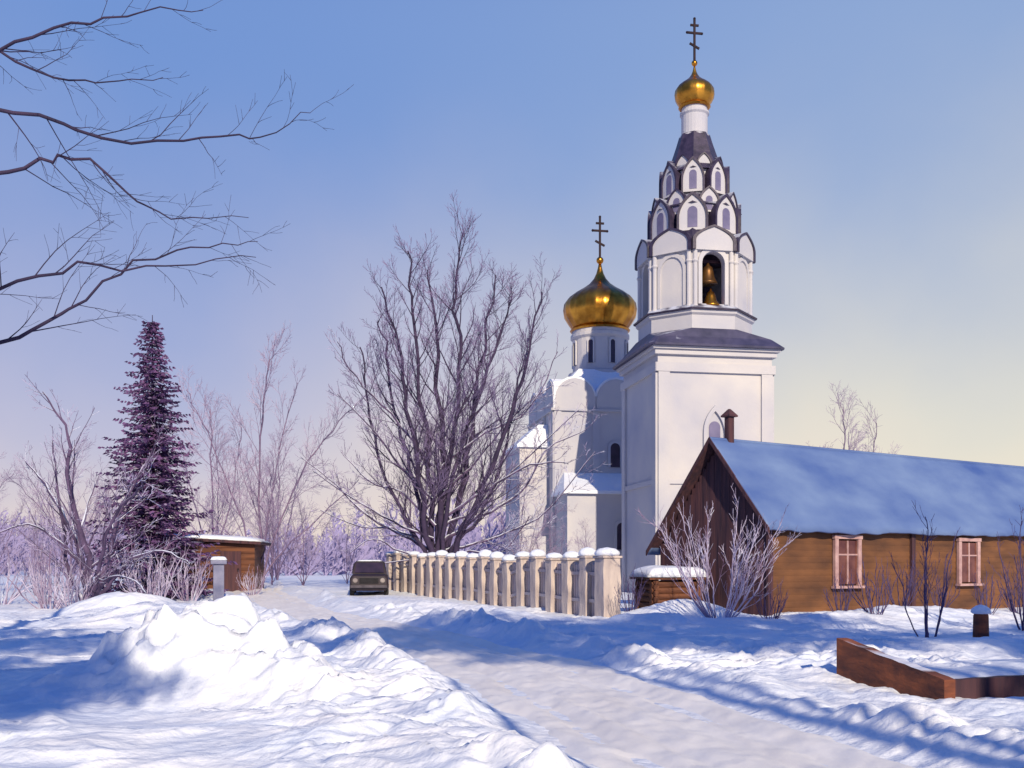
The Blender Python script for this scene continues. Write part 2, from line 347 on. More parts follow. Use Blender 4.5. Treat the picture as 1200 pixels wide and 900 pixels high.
MB().box(-1.2,1.2,-2.05,-1.95,17.15,17.28).obj('bell_beam',M_gable,bt)
def gable(w,hh,t,niche=True,name='arched_gable',k_=1.14):
    mb=MB(); mb.extr(ogee(w,hh),-t,0)
    g=mb.obj(name,M_plaster,bt)
    o=[(x*k_,z*1.07) for x,z in ogee(w,hh)]; i=[(x*.97,z*.985) for x,z in ogee(w,hh)]
    mb2=MB(); mb2.ring(o,i,-t-0.07,t*2.2); mb2.obj('gable_roof',M_roofdark,g)
    if niche:
        MB().extr(arch_poly(w*0.36,hh*0.58),-t-0.02,-t+0.01,T(0,0,hh*0.08)).obj('niche',M_niche,g)
    return g
def tier(w,hh,t,ap_,z,off,niche=True,tilt=0.0):
    g0=gable(w,hh,t,niche)
    for k in range(8):
        gk=g0 if k==0 else g0.copy()
        if k:
            COL.objects.link(gk)
            for c in g0.children:
                d=c.copy(); COL.objects.link(d); d.parent=gk
        a=(k+off)*math.pi/4
        gk.parent=bt; gk.matrix_local=RZ(a)@T(0,-ap_,z)@Matrix.Rotation(-tilt,4,'X')
tier(2.06,1.2,0.25,ap-0.04,17.55,0,False)
MB().loft([oct8(ap+0.03,17.95),oct8(2.15,18.95)]).obj('belfry_roof',M_roofdark,bt)
MB().loft([oct8(2.05,18.6),oct8(2.05,20.2)]).obj('tier_wall',M_plaster,bt)
tier(1.40,1.85,0.26,2.12,18.75,0.5,True)
tier(1.0,1.25,0.2,1.98,19.75,0,True)
MB().loft([oct8(2.3,20.15),oct8(1.62,20.95)]).obj('tier_roof',M_roofdark,bt)
MB().loft([oct8(1.5,20.8),oct8(1.5,22.3)]).obj('tier_wall',M_plaster,bt)
tier(1.06,1.7,0.22,1.56,20.95,0.5,True)
MB().loft([oct8(1.72,22.2),oct8(1.40,22.6),oct8(1.12,23.3),oct8(0.9,24.0),oct8(0.76,24.5)]).obj('tent_roof',M_roofdark,bt)
tier(0.74,0.95,0.16,1.28,22.1,0,False)
mb=MB(); mb.lathe([(0.78,24.3),(0.80,24.45),(0.70,24.55),(0.70,25.55),(0.78,25.65),(0.78,25.75),(0.68,25.8),(0.68,26.1)],24); mb.obj('drum',M_plaster,bt)
MB().lathe([(0.78,25.98),(0.86,26.06),(0.78,26.14)],24).obj('gilded_ring',M_gold,bt)
mb=MB(); mb.lathe([(r,z+26.12) for r,z in onion(1.04,2.2,0.72)],48,None,16,0.03); mb.obj('dome',M_gold,bt,smooth=True)
ball(bt,0.16,28.45); cross(bt,28.55,2.3)
# ------------------------------------------------------------------ church
ch=root('church',(5.84,68,0),A8,'white stone church with snowy roofs and large gold onion dome','church')
hc=4.0
mb=MB(); mb.box(-hc,hc,-hc,hc,-1,12.0)
for k in range(4):
    M=RZ(k*math.pi/2)
    for i in range(3): mb.extr(arch_poly(2.55,1.9),-hc-0.05,-hc+0.4,M@T((i-1)*2.66,0,11.2))
mb.obj('wall',M_plaster,ch)
for k in (0,3):
    M=RZ(k*math.pi/2)
    for x in (-hc,-hc/3-0.2,hc/3-0.2,hc-0.45): MB().box(x,x+0.45,-hc-0.08,-hc+0.01,-1,11.2,M).obj('pilaster',M_plaster,ch)
    MB().box(-hc-.2,hc+.2,-hc-0.15,-hc+0.01,11.05,11.2,M).obj('cornice',M_plaster,ch)
mb=MB()
for k in range(4):
    M=RZ(k*math.pi/2)
    for i in range(3): mb.extr(arch_poly(2.75,2.03),-hc+0.02,-hc+2.2,M@T((i-1)*2.66,0,11.2))
mb.loft([[(-3.5,-3.5,12.4),(3.5,-3.5,12.4),(3.5,3.5,12.4),(-3.5,3.5,12.4)],[(-1.9,-1.9,14.1),(1.9,-1.9,14.1),(1.9,1.9,14.1),(-1.9,1.9,14.1)]])
mb.obj('roof',M_snow,ch)
mb=MB(); mb.lathe([(2.1,13.4),(2.1,14.1),(1.8,14.2),(1.8,16.3),(1.95,16.45),(1.95,16.65),(1.85,16.7),(1.85,16.95)],32); mb.obj('drum',M_plaster,ch)
def window(parent,M,w,h_,name='window'):
    o=MB().extr(arch_poly(w,h_),-0.03,0.02,M).obj(name,M_dark,parent)
    MB().ring([(x*1.5,z*1.1) for x,z in arch_poly(w,h_)],arch_poly(w,h_),-0.07,0.03,M).obj('surround',M_plaster,o)
    return o
for k in range(8): window(ch,RZ(k*math.pi/4+0.2)@T(0,-1.83,14.6),0.32,1.5)
window(ch,T(-0.1,-hc-0.05,7.6),0.62,1.5); window(ch,T(2.6,-hc-0.05,7.6),0.6,1.5)
window(ch,RZ(-math.pi/2)@T(1.2,-hc-0.05,9.7),0.4,1.2)
MB().lathe([(1.9,16.9),(2.0,17.0),(1.9,17.1)],32).obj('gilded_ring',M_gold,ch)
mb=MB(); mb.lathe([(r,z+17.08) for r,z in onion(2.4,4.4,1.75)],72,None,24,0.025); mb.obj('dome',M_gold,ch,smooth=True)
ball(ch,0.24,21.7); cross(ch,21.85,2.75)
mb=MB(); mb.box(-5.9,-hc,-2.6,2.6,-1,8.9); mb.obj('side_aisle_wall',M_plaster,ch)
mb=MB(); mb.loft([[(-6.1,-2.8,8.9),(-hc-.01,-2.8,8.9),(-hc-.01,2.8,8.9),(-6.1,2.8,8.9)],[(-6.1,-2.8,9.05),(-hc-.01,-2.8,9.05),(-hc-.01,2.8,9.05),(-6.1,2.8,9.05)],[(-4.6,-2.2,10.4),(-hc-.01,-2.2,10.4),(-hc-.01,2.2,10.4),(-4.6,2.2,10.4)]]); mb.obj('side_aisle_roof',M_snow,ch)
mb=MB(); mb.box(-3.9,4.6,-7.2,-hc,-1,5.7); mb.obj('refectory_wall',M_plaster,ch)
mb=MB(); mb.loft([[(-4.2,-7.5,5.7),(4.8,-7.5,5.7),(4.8,-hc+.02,5.7),(-4.2,-hc+.02,5.7)],[(-4.15,-7.45,5.88),(4.8,-7.45,5.88),(4.8,-hc+.02,5.88),(-4.15,-hc+.02,5.88)],[(-3.4,-4.2,7.2),(4.8,-4.2,7.2),(4.8,-hc+.02,7.2),(-3.4,-hc+.02,7.2)]])
mb.obj('refectory_roof',M_snow,ch)
window(ch,T(-0.6,-7.23,2.4),0.6,1.6)
# ------------------------------------------------------------------ wooden house
hs=root('wooden_house',(7.5,30,0),math.radians(33.7),'long brown timber house with snowy roof coloured in shade blue and dark gable','house')
W2=2.0; LN=17; eave=2.95; ridge=5.30; OVL=.85
def log_wall(mb,x0,x1,z0,z1,M,c=0.21,amp=.055):
    n=int((z1-z0)/c); rows=[]
    for i in range(n):
        for t in (0.03,0.2,0.5,0.8,0.97):
            zz=z0+(i+t)*(z1-z0)/n; rows.append((-amp*math.sin(math.pi*t)**0.5,zz))
    vs=[];fs=[]
    for y,z in rows: vs+= [(x0,y,z),(x1,y,z)]
    for i in range(len(rows)-1): fs.append((2*i,2*i+1,2*i+3,2*i+2))
    mb.add(vs,fs,M)
mb=MB(); mb.box(0,LN,0.0,2*W2,-0.6,eave); log_wall(mb,-0.05,LN,-0.5,eave-.02,T(0,-0.005,0),.19,.018)
mb.obj('wall',M_wood,hs)
for x in (0,6.8,LN-0.1): MB().box(x-.1,x+.1,-.11,-.02,-0.5,eave-.1).obj('corner_board',M_gable,hs)
k_=(ridge-eave)/W2
mb=MB(); mb.add([(-0.0,0,eave),(-0.0,2*W2,eave),(-0.0,W2,ridge-0.05)],[(0,1,2)])
n=28; wtot=2*W2+.6
for i in range(n):
    y=wtot*(i+0.5)/n; zt=eave+(ridge-eave)*(1-abs(y-W2)/W2)-0.1
    mb.box(-0.05-0.01*(i%2),-0.003,y-wtot/n*.49,y+wtot/n*.49,-0.5,zt)
mb.obj('gable_wall',M_gable,hs)
def slab(x0,x1,ov,z_off,th):
    mbx=MB(); ye=-ov; ze=eave-ov*k_; zl=eave-OVL*k_
    pr=[(ye,ze+z_off),(W2,ridge+z_off),(2*W2+OVL,zl+z_off),(2*W2+OVL,zl+z_off+th),(W2,ridge+z_off+th*1.25),(ye,ze+z_off+th)]
    vs=[(x0,y,z) for y,z in pr]+[(x1,y,z) for y,z in pr]; m=6
    mbx.add(vs,[(0,1,4,5),(1,2,3,4),(6,11,10,7),(7,10,9,8)]+[(j,j+m,(j+1)%m+m,(j+1)%m) for j in range(m)])
    return mbx
slab(-0.36,LN+.5,0.30,0.0,0.09).obj('roof',M_gable,hs)
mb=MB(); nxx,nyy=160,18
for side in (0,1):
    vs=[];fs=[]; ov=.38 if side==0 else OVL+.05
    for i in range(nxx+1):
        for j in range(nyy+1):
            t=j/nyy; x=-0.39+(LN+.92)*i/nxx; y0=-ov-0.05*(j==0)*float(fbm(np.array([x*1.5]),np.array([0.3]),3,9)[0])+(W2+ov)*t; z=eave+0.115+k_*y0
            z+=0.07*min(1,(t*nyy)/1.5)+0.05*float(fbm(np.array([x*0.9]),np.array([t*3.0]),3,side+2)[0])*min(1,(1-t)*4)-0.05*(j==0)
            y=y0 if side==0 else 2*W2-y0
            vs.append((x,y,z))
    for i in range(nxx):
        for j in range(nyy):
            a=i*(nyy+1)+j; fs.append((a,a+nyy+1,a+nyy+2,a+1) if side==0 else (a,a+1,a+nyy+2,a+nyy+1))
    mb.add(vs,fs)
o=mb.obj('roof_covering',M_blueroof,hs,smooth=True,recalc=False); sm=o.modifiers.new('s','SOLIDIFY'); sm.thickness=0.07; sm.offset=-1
for sg in (0,1):
    ov=.4 if sg==0 else OVL+.07
    mb=MB(); a=(-0.42,-ov if sg==0 else 2*W2+ov,eave-ov*k_-0.02); b=(-0.42,W2,ridge+0.02)
    mb.add([a,b,(b[0],b[1],b[2]+0.16),(a[0],a[1],a[2]+0.16),(a[0]+.05,a[1],a[2]),(b[0]+.05,b[1],b[2]),(b[0]+.05,b[1],b[2]+0.16),(a[0]+.05,a[1],a[2]+0.16)],[(0,1,2,3),(7,6,5,4),(0,4,5,1),(3,2,6,7),(0,3,7,4)])
    mb.obj('verge_board',M_gable,hs)
for s_ in (3.45,9.9,14.4):
    w,hh=1.0,1.35; z0=0.95
    wn=MB().box(-w/2,w/2,-0.09,-0.0,z0,z0+hh,T(s_,0,0)).obj('window',M_pane,hs)
    f=MB()
    for a in ((-w/2-.13,-w/2+.03,z0-.05,z0+hh+.05),(w/2-.03,w/2+.13,z0-.05,z0+hh+.05)): f.box(a[0],a[1],-0.15,-0.05,a[2],a[3],T(s_,0,0))
    f.box(-w/2-.16,w/2+.16,-0.17,-0.05,z0+hh+.052,z0+hh+.17,T(s_,0,0))
    f.box(-0.03,0.03,-0.12,-0.05,z0,z0+hh,T(s_,0,0)); f.box(-w/2,w/2,-0.118,-0.05,z0+hh*.66,z0+hh*.66+.05,T(s_,0,0))
    f.obj('frame',M_frame,wn)
    MB().box(-w/2-.2,w/2+.2,-0.24,-0.05,z0-.13,z0-.053,T(s_,0,0)).obj('sill',M_frame,wn)
chm=MB().box(0.32,0.56,W2-.12,W2+.08,4.9,6.15); c_=chm.obj('chimney',M_gable,hs,bevel=0.02)
MB().lathe([(0.26,6.15),(0.27,6.19),(0.15,6.3),(0.04,6.4)],4,T(.44,W2-.02,0)@RZ(math.pi/4)).obj('cap',M_gable,c_)
# ------------------------------------------------------------------ log cellar
lc=root('log_cellar',(4.8,31.4,gz(4.8,31.4)-.12),math.radians(18),'low log cellar with thick snow on its roof','cellar')
mb=MB()
for i in range(6):
    z=0.12+i*0.2
    for y in (-0.6,0.6): mb.lathe([(0.11,-1.0),(0.11,1.0)],8,T(0,y,z)@Matrix.Rotation(math.pi/2,4,'Y'))
    for x in (-0.85,0.85): mb.lathe([(0.11,-0.75),(0.11,0.75)],8,T(x,0,z+0.1)@Matrix.Rotation(math.pi/2,4,'X'))
mb.obj('wall',M_shed,lc)
def snowcap(w,d,hh,n=14,seed=1):
    vs=[];fs=[]
    for i in range(n+1):
        for j in range(n+1):
            u=i/n*2-1; v=j/n*2-1; e=(1-abs(u)**5)*(1-abs(v)**5)
            z=hh*max(e,0)**0.45+0.15*hh*float(fbm(np.array([u*2+seed]),np.array([v*2]),2,seed)[0])*e
            vs.append((u*w/2,v*d/2,z))
    for i in range(n):
        for j in range(n):
            a=i*(n+1)+j; fs.append((a,a+n+1,a+n+2,a+1))
    bd=[i*(n+1) for i in range(n+1)]+[n*(n+1)+j for j in range(1,n+1)]+[i*(n+1)+n for i in range(n-1,-1,-1)]+[j for j in range(n-1,0,-1)]
    fs.append(tuple(bd[::-1])); return vs,fs
MB().box(-1.15,1.15,-0.85,0.85,1.28,1.36).obj('roof',M_shed,lc)
v_,f_=snowcap(2.4,1.8,0.38); MB().add(v_,f_,T(0,0,1.363)).obj('roof_snow',M_snow,lc,smooth=True)
lc.scale=(.85,.85,.9)
# ------------------------------------------------------------------ brown shed
sd=root('timber_shed',(-14.5,50,gz(-14.5,50)-0.1),math.radians(6),'small brown timber shed with flat snowy roof','shed')
mb=MB(); mb.box(-1.9,1.9,-1.5,1.5,-0.3,2.15); log_wall(mb,-1.9,1.9,-0.2,2.15,T(0,-1.5,0),0.24); mb.obj('wall',M_shed,sd)
MB().extr([(-2.2,2.3),(2.2,2.05),(2.2,2.17),(-2.2,2.42)][::-1],-1.85,1.8).obj('roof',M_gable,sd)
v_,f_=snowcap(4.45,3.7,0.22,18,3); MB().add(v_,f_,T(0,0,2.3)@Matrix.Rotation(0.057,4,'Y')).obj('roof_snow',M_snow,sd,smooth=True)
dr=MB(); dr.box(0.5,1.35,-1.6,-1.5,-0.1,1.75); d_=dr.obj('door',M_gable,sd)
MB().box(1.2,1.27,-1.65,-1.6,0.85,0.98).obj('handle',M_golddark,d_)
sd.scale=(1.12,1.1,1.05)
# ------------------------------------------------------------------ fence
Np=Vector((2.75,29.5)); Fp=Vector((-5.7,48.5)); n_p=19; dv=(Fp-Np)/(n_p-1)
ang=math.atan2(dv.y,dv.x)
fz=[gz(Np.x+dv.x*i,Np.y+dv.y*i) for i in range(n_p)]
fe=root('picket_fence',(Np.x,Np.y,0),ang,'cream masonry pillar fence with pale pickets and rounded snow caps','fence')
sp=dv.length
for i in range(n_p):
    z=fz[i]-0.35; w=0.21 if i else 0.28; hh=2.0 if i else 2.1
    hh+=random.uniform(-.06,.06)
    mb=MB(); jj=lambda:random.uniform(-.018,.018)
    rings=[]
    for zz in np.linspace(0,hh,7): rings.append([(-w+jj(),-w+jj(),float(zz)),(w+jj(),-w+jj(),float(zz)),(w+jj(),w+jj(),float(zz)),(-w+jj(),w+jj(),float(zz))])
    mb.loft(rings); mb.box(-w-.04,w+.04,-w-.04,w+.04,hh,hh+.07)
    p=mb.obj('post',M_fence,fe,bevel=0.02); p.location=(i*sp,0,z)
    q_=random.uniform(.6,1.3)
    sc=MB().lathe([(w*1.2,0),(w*1.35,0.05),(w*1.28,0.11*q_),(w*0.9,0.19*q_),(0.02,0.23*q_)],14); s=sc.obj('snow_cap',M_snow,p,smooth=True); s.location=(random.uniform(-.03,.03),random.uniform(-.03,.03),hh+0.072)
for i in range(n_p-1):
    mb=MB(); zz0,zz1=fz[i],fz[i+1]; a,b=0.22,sp-0.22; k=5
    for j in range(k):
        x=a+(b-a)*(j+.5)/k; zb=zz0+(zz1-zz0)*x/sp; zt=1.50+random.uniform(-.07,.05); wv=0.062
        mb.box(x-wv,x+wv,-0.06,0.02,zb-.3,zb+zt); mb.add([(x-wv,-.06,zb+zt),(x+wv,-.06,zb+zt),(x+wv,.02,zb+zt),(x-wv,.02,zb+zt),(x,-.06,zb+zt+.08),(x,.02,zb+zt+.08)],[(0,1,4),(3,5,2),(0,4,5,3),(1,2,5,4)])
    for zr_ in (0.4,1.2):
        mb.add([(0.15,.025,zz0+zr_),(sp-.15,.025,zz1+zr_),(sp-.15,.09,zz1+zr_),(0.15,.09,zz0+zr_),(0.15,.025,zz0+zr_+.1),(sp-.15,.025,zz1+zr_+.1),(sp-.15,.09,zz1+zr_+.1),(0.15,.09,zz0+zr_+.1)],[(0,3,2,1),(4,5,6,7),(0,1,5,4),(1,2,6,5),(2,3,7,6),(3,0,4,7)])
    p=mb.obj('picket_panel',M_fenced,fe); p.location=(i*sp,0,0)
# ------------------------------------------------------------------ small things
x,y,hh=-10.6,37,1.75
r=root('stone_pillar',(x,y,gz(x,y)-0.1),0.3,'short blue-grey stone pillar with small snowy top','stone pillar')
MB().box(-.28,.28,-.28,.28,0,.25).box(-.19,.19,-.19,.19,.25,hh-.2).obj('shaft',M_stone,r,bevel=0.03)
MB().box(-.28,.28,-.28,.28,hh-.2,hh-.05).obj('capital',M_stone,r,bevel=0.03)
v_,f_=snowcap(.6,.6,.13,10,2); MB().add(v_,f_,T(0,0,hh-.048)).obj('snow_cap',M_snow,r,smooth=True)
bx,by=9.25,20.2
r=root('wooden_bollard',(bx,by,gz(bx,by)-0.1),0,'short brown wooden post with round snow cap','bollard')
MB().lathe([(.15,0),(.15,.2),(.14,.62),(.12,.66)],14).obj('post',M_redwood,r)
MB().lathe([(.15,0),(.19,.03),(.17,.1),(.09,.16),(.005,.18)],14,T(0,0,.655)).obj('snow_cap',M_snow,r,smooth=True)
# dark parked car, seen from the front
cr_=root('parked_car',(-6.25,45.0,gz(-6.25,45)-.10),0.12,'small dark boxy parked car with snow on its roof','car')
def rr(w,z0,z1,y,c=.12,t=0):
    w1=w-t
    return [(-w,y,z0+c),(-w+c,y,z0),(w-c,y,z0),(w,y,z0+c),(w1,y,z1-c),(w1-c,y,z1),(-w1+c,y,z1),(-w1,y,z1-c)]
MB().loft([rr(.74,.34,.86,-1.95),rr(.80,.26,.93,-1.88),rr(.80,.24,.96,-1.0),rr(.80,.24,.98,-.7),rr(.80,.24,.98,1.2),rr(.78,.28,.96,1.85),rr(.70,.36,.88,1.95)]).obj('body',M_car,cr_,bevel=.02)
MB().loft([rr(.74,.95,.98,-.85,.01,.0),rr(.73,.95,1.50,-.50,.06,.08),rr(.73,.95,1.52,.2,.06,.08),rr(.73,.95,1.50,1.1,.06,.08),rr(.72,.95,.99,1.55,.01,.0)]).obj('cabin',M_car,cr_,bevel=.02)
MB().add([(-.62,-.86,1.02),(.62,-.86,1.02),(.56,-.58,1.44),(-.56,-.58,1.44)],[(0,1,2,3)],T(0,-.02,0)).obj('windscreen',M_dark,cr_)
for sx in (-1,1):
    MB().add([(sx*.745,-.55,1.02),(sx*.745,1.25,1.02),(sx*.68,1.0,1.42),(sx*.68,-.40,1.42)],[(0,1,2,3)],T(sx*.012,0,0)).obj('side_window',M_dark,cr_)
    MB().lathe([(.10,0),(.105,.03),(.08,.05)],16,T(sx*.57,-1.92,.70)@Matrix.Rotation(math.pi/2,4,'X')).obj('headlight',M_lamp,cr_)
    for yy in (-1.2,1.2):
        wo=MB().lathe([(.22,-.09),(.30,-.09),(.31,0),(.30,.09),(.22,.09)],20,T(sx*.72,yy,.30)@Matrix.Rotation(math.pi/2,4,'Y')).obj('wheel',M_tyre,cr_)
        MB().lathe([(.20,-.10),(.19,.10)],16,T(sx*.725,yy,.30)@Matrix.Rotation(math.pi/2,4,'Y')).obj('rim',M_chrome,wo)
MB().box(-.78,.78,-2.06,-1.93,.38,.50).obj('bumper',M_chrome,cr_,bevel=.02)
gr_=MB()
for i in range(5): gr_.box(-.40,.40,-1.99,-1.93,.58+.05*i,.605+.05*i)
gr_.obj('grille',M_tyre,cr_)
v_,f_=snowcap(1.1,1.3,.06,10,4); MB().add(v_,f_,T(0,.3,1.515)).obj('roof_snow',M_snow,cr_,smooth=True)
tz=gz(4.6,11.9)+.02
tr=root('wooden_trough',(4.62,11.75,tz),0,'weathered red brown wooden trough half buried in snow','wooden trough')
def board(mb,a,b,za0,za1,zb0,zb1,t=0.06,n=18,j=.012):
    a=Vector(a);b=Vector(b); d=(b-a).normalized(); nn=Vector((-d.y,d.x))*t
    rings=[]; w=0.0
    for i in range(n+1):
        f=i/n; p=a.lerp(b,f); q=p+nn; r=lambda:random.uniform(-j,j)
        w=.75*w+r()
        z0=za0+(zb0-za0)*f; z1=za1+(zb1-za1)*f+w
        rings.append([(p.x+w*.5,p.y,z0),(q.x,q.y,z0),(q.x+w*.3,q.y,z1+w*.5),(p.x+w*.5,p.y,z1)])
    mb.loft(rings)
mb=MB(); board(mb,(0.32,-.05),(-.34,1.75),-.3,.19,-.3,.54,-0.16,j=.006); mb.obj('end_board',M_redwood,tr,smooth=False)
mb=MB(); board(mb,(0.50,0.12),(3.4,0.75),-.3,.17,-.3,.25,0.10,j=.006); mb.obj('side_board',M_gable,tr)
v_,f_=snowcap(3.0,1.8,.22,22,6); MB().add(v_,f_,T(1.9,1.45,.02)@RZ(0.21)).obj('snow_fill',M_snow,tr,smooth=True)
# ------------------------------------------------------------------ trees
UP=Vector((0,0,1))
def rvec(): return Vector((random.gauss(0,1),random.gauss(0,1),random.gauss(0,1)))
class Tree:
    def __init__(s,levels=3,dens=(2.2,3.0,4.0),ratio=(0.5,0.5,0.5),angle=(35,40,45),up=0.12,minr=0.008,wob=0.18,flat=0,droop=0,trunk_lv=1):
        s.P=[]; s.levels=levels; s.dens=dens; s.ratio=ratio; s.angle=angle; s.up=up; s.minr=minr; s.wob=wob; s.flat=flat; s.droop=droop; s.tl=trunk_lv
    def limb(s,pts,r0,r1,level=0,t0=0.15):
        P=[Vector(p) for p in pts]; out=[]; n=len(P)
        for i in range(n-1):
            p0=P[max(i-1,0)];p1=P[i];p2=P[i+1];p3=P[min(i+2,n-1)]
            for k in range(4):
                t=k/4; out.append(0.5*((2*p1)+(p2-p0)*t+(2*p0-5*p1+4*p2-p3)*t*t+(3*p1-p0-3*p2+p3)*t*t*t))
        out.append(P[-1]); L=sum((out[i+1]-out[i]).length for i in range(len(out)-1))
        for i in range(1,len(out)-1): out[i]=out[i]+rvec()*L*0.005
        m=len(out); rad=[r0+(r1-r0)*(i/(m-1))**0.8 for i in range(m)]
        s.P.append((out,rad,level)); s.spawn(out,rad,L,level,t0)
    def grow(s,p,d,L,r,level):
        n=6 if level<=1 else (4 if level==2 else 3)
        pts=[p.copy()]; d=d.normalized()
        for i in range(n):
            d=(d+rvec()*s.wob*0.5+UP*s.up-UP*s.droop*(i/n)).normalized(); p=p+d*(L/n); pts.append(p.copy())
        rad=[max(s.minr*0.6,r*(1-0.8*i/n)) for i in range(n+1)]
        s.P.append((pts,rad,level)); s.spawn(pts,rad,L,level,0.2)
    def spawn(s,pts,rad,L,level,t0):
        if level>=s.levels: return
        cnt=int(s.dens[level]*L**0.85+random.random()+1); m=len(pts)-1
        for c in range(cnt):
            t=t0+(1-t0)*((c+random.random())/cnt); f=t*m; i=min(int(f),m-1); p=pts[i].lerp(pts[i+1],f-i)
            ax=(pts[i+1]-pts[i]).normalized()
            side=rvec(); side=(side-ax*side.dot(ax))
            if s.flat: side.y*=(1-s.flat)
            side.normalize(); a=math.radians(s.angle[level]*random.uniform(.6,1.3))
            d=ax*math.cos(a)+side*math.sin(a)
            ln=L*s.ratio[level]*(1-0.6*t)*random.uniform(.6,1.25)
            if ln<0.12: continue
            r=max(s.minr,rad[i]*random.uniform(.3,.48)); s.grow(p,d,ln,r,level+1)
    def build(s,rt,mt,mc,nt='trunk',ncn='crown',haze=None):
        a=MB();b=MB();c=MB()
        for pts,rad,l in s.P:
            if l<=s.tl: a.tube(pts,rad,6)
            elif haze and l>=3: c.tube(pts,rad,3)
            else: b.tube(pts,rad,3)
        print(rt.name,len(s.P))
        if a.v: a.obj(nt,mt,rt,smooth=True,recalc=False)
        if b.v: b.obj(ncn,mc,rt,recalc=False)
        if c.v: c.obj('fine_twigs',haze,rt,recalc=False)
rt=root('bare_tree',(-3.26,46,gz(-3.26,46)-.1),0,'big bare many-stemmed tree with snow-dusted lower branches behind the fence','bare tree')
t=Tree(3,(2.7,4.2,6.4),(.24,.55,.6),(36,38,40),up=0.11,minr=0.009,wob=.17)
S=0.0383
def mp_(px,py,y=0): return ((px-515)*S,y,(690-py)*S)
stems=[([(508,690),(504,640),(494,560),(482,480),(470,410),(454,345)],.20),([(514,690),(514,640),(520,540),(512,450),(512,370),(500,305)],.23),
([(521,690),(525,640),(545,550),(556,460),(568,380),(580,300)],.24),([(525,690),(538,630),(568,560),(600,480),(618,410),(634,345)],.18),
([(508,690),(496,640),(466,590),(440,520),(426,450),(418,395)],.14),([(516,690),(514,600),(533,500),(540,410),(534,350),(545,285)],.18),([(523,690),(530,640),(562,600),(590,530),(602,450),(620,380)],.14),
([(510,690),(502,620),(480,540),(460,470),(450,400),(438,360)],.15),([(513,690),(506,600),(499,500),(492,420),(486,350),(482,300)],.16),([(520,690),(524,600),(546,500),(574,420),(592,350),(602,320)],.14)]
for i,(g_,r0) in enumerate(stems):
    yy=[0,0,.3,.8,1.2,1.5]; sg=[-1,.3,1,-.6,.5,-1.2,1,.8,-.9,1.3][i]
    t.limb([mp_(a,b,yy[j]*sg*1.3+(i%3-1)*.2) for j,(a,b) in enumerate(g_)],r0,.03,0,.22)
t.build(rt,M_bark,M_twig,haze=M_haze)
t=Tree(3,(2.4,3.2,3.8),(.34,.5,.5),(36,40,42),up=0.05,minr=0.012,wob=.2)
low_=[([(512,640),(480,625),(430,600),(390,560),(345,525)],.11),([(513,650),(470,640),(440,625),(415,642)],.06),([(518,630),(560,600),(610,570),(640,520),(690,492)],.11),
([(520,600),(570,570),(620,540),(665,540)],.09),([(510,610),(470,570),(430,555),(395,520)],.09),([(508,580),(470,540),(440,500),(400,460)],.08),([(520,570),(560,530),(600,480),(650,440)],.08),([(516,655),(550,640),(590,640),(620,600)],.06),([(512,645),(470,615),(420,610),(370,590)],.07),([(514,655),(490,650),(450,655),(425,668)],.05),([(518,540),(570,500),(620,470),(655,400)],.07),([(506,540),(460,480),(420,440),(400,400)],.07),
([(520,640),(570,625),(630,600),(700,520)],.08),([(508,625),(460,605),(410,575),(372,548)],.07),([(522,610),(560,590),(600,545),(680,470)],.08)]
for i,(g_,r0) in enumerate(low_):
    t.limb([mp_(a,b,(-1)**i*j*.35) for j,(a,b) in enumerate(g_)],r0,.02,0,.2)
t.build(rt,M_froststem,M_frost,'snowy_limbs','snowy_twigs')
rp=root('bare_tree',(-12.6,51,gz(-12.6,51)-.1),0,'slender bare tree with pinkish fine twigs','bare tree','bare pinkish trees around the churchyard')
t=Tree(3,(2.6,4.0,6.0),(.34,.6,.6),(38,40,42),up=0.06,minr=0.008,wob=.17)
t.limb([(0,0,0),(.1,0,2),(0,.1,5),(.3,0,7.5),(.5,0,8.6)],.07,.02,0,.2)
t.limb([(0,0,0),(.6,.2,2),(1.8,.5,4.3),(3.2,.4,6.0),(4.4,.3,7.0)],.055,.015,0,.2)
t.limb([(0,0,0),(-.5,-.2,2),(-1.4,-.5,4.3),(-2.4,-.4,6.2),(-3.2,-.3,7.4)],.055,.015,0,.2)
t.limb([(0,0,.3),(1.0,.3,1.5),(2.6,.6,2.8),(4.4,.8,4.2)],.045,.015,0,.25)
t.limb([(0,0,.3),(-.8,.3,1.5),(-2.2,.6,2.7),(-3.8,.8,3.9)],.04,.015,0,.25)
t.limb([(0,0,.3),(.4,-.3,2.2),(1.0,-.6,5.0),(1.9,-.8,7.6)],.05,.015,0,.25)
t.build(rp,M_barkpink,M_twigpink,haze=M_hazepink)
rp.scale=(1.1,1.1,1.35)
for (x,y,s,rz) in [(-17.5,60,1.1,2.2),(-21.5,50,.7,4),(-25,58,.8,.7),(-23.5,46,.5,3),(19.6,60,1.15,1.6),(1.9,50,.4,2),(3.4,47,.34,4.4),(-16.5,72,1.0,5.2),(-28,52,.8,1.2),(-14.5,62,.75,4.5),(0.5,56,.6,.4),(-11.6,57,.5,3.0),(-18.5,47,.5,5),(-10.0,62,.4,.9),(-20.5,44,.4,1.9)]:
    clone(rp,(x,y,gz(x,y)-.1),rz,(s,s,s*1.1))
rs=root('bare_tree',(-14.9,36,gz(-14.9,36)-.1),0,'crooked snow-covered bare tree with leaning stems','bare tree')
t=Tree(3,(2.3,3.0,3.8),(.34,.5,.5),(36,40,45),up=.06,minr=.012,wob=.22)
def m3(px,py,y=0): return ((px-95)*.03,y,(698-py)*.03)
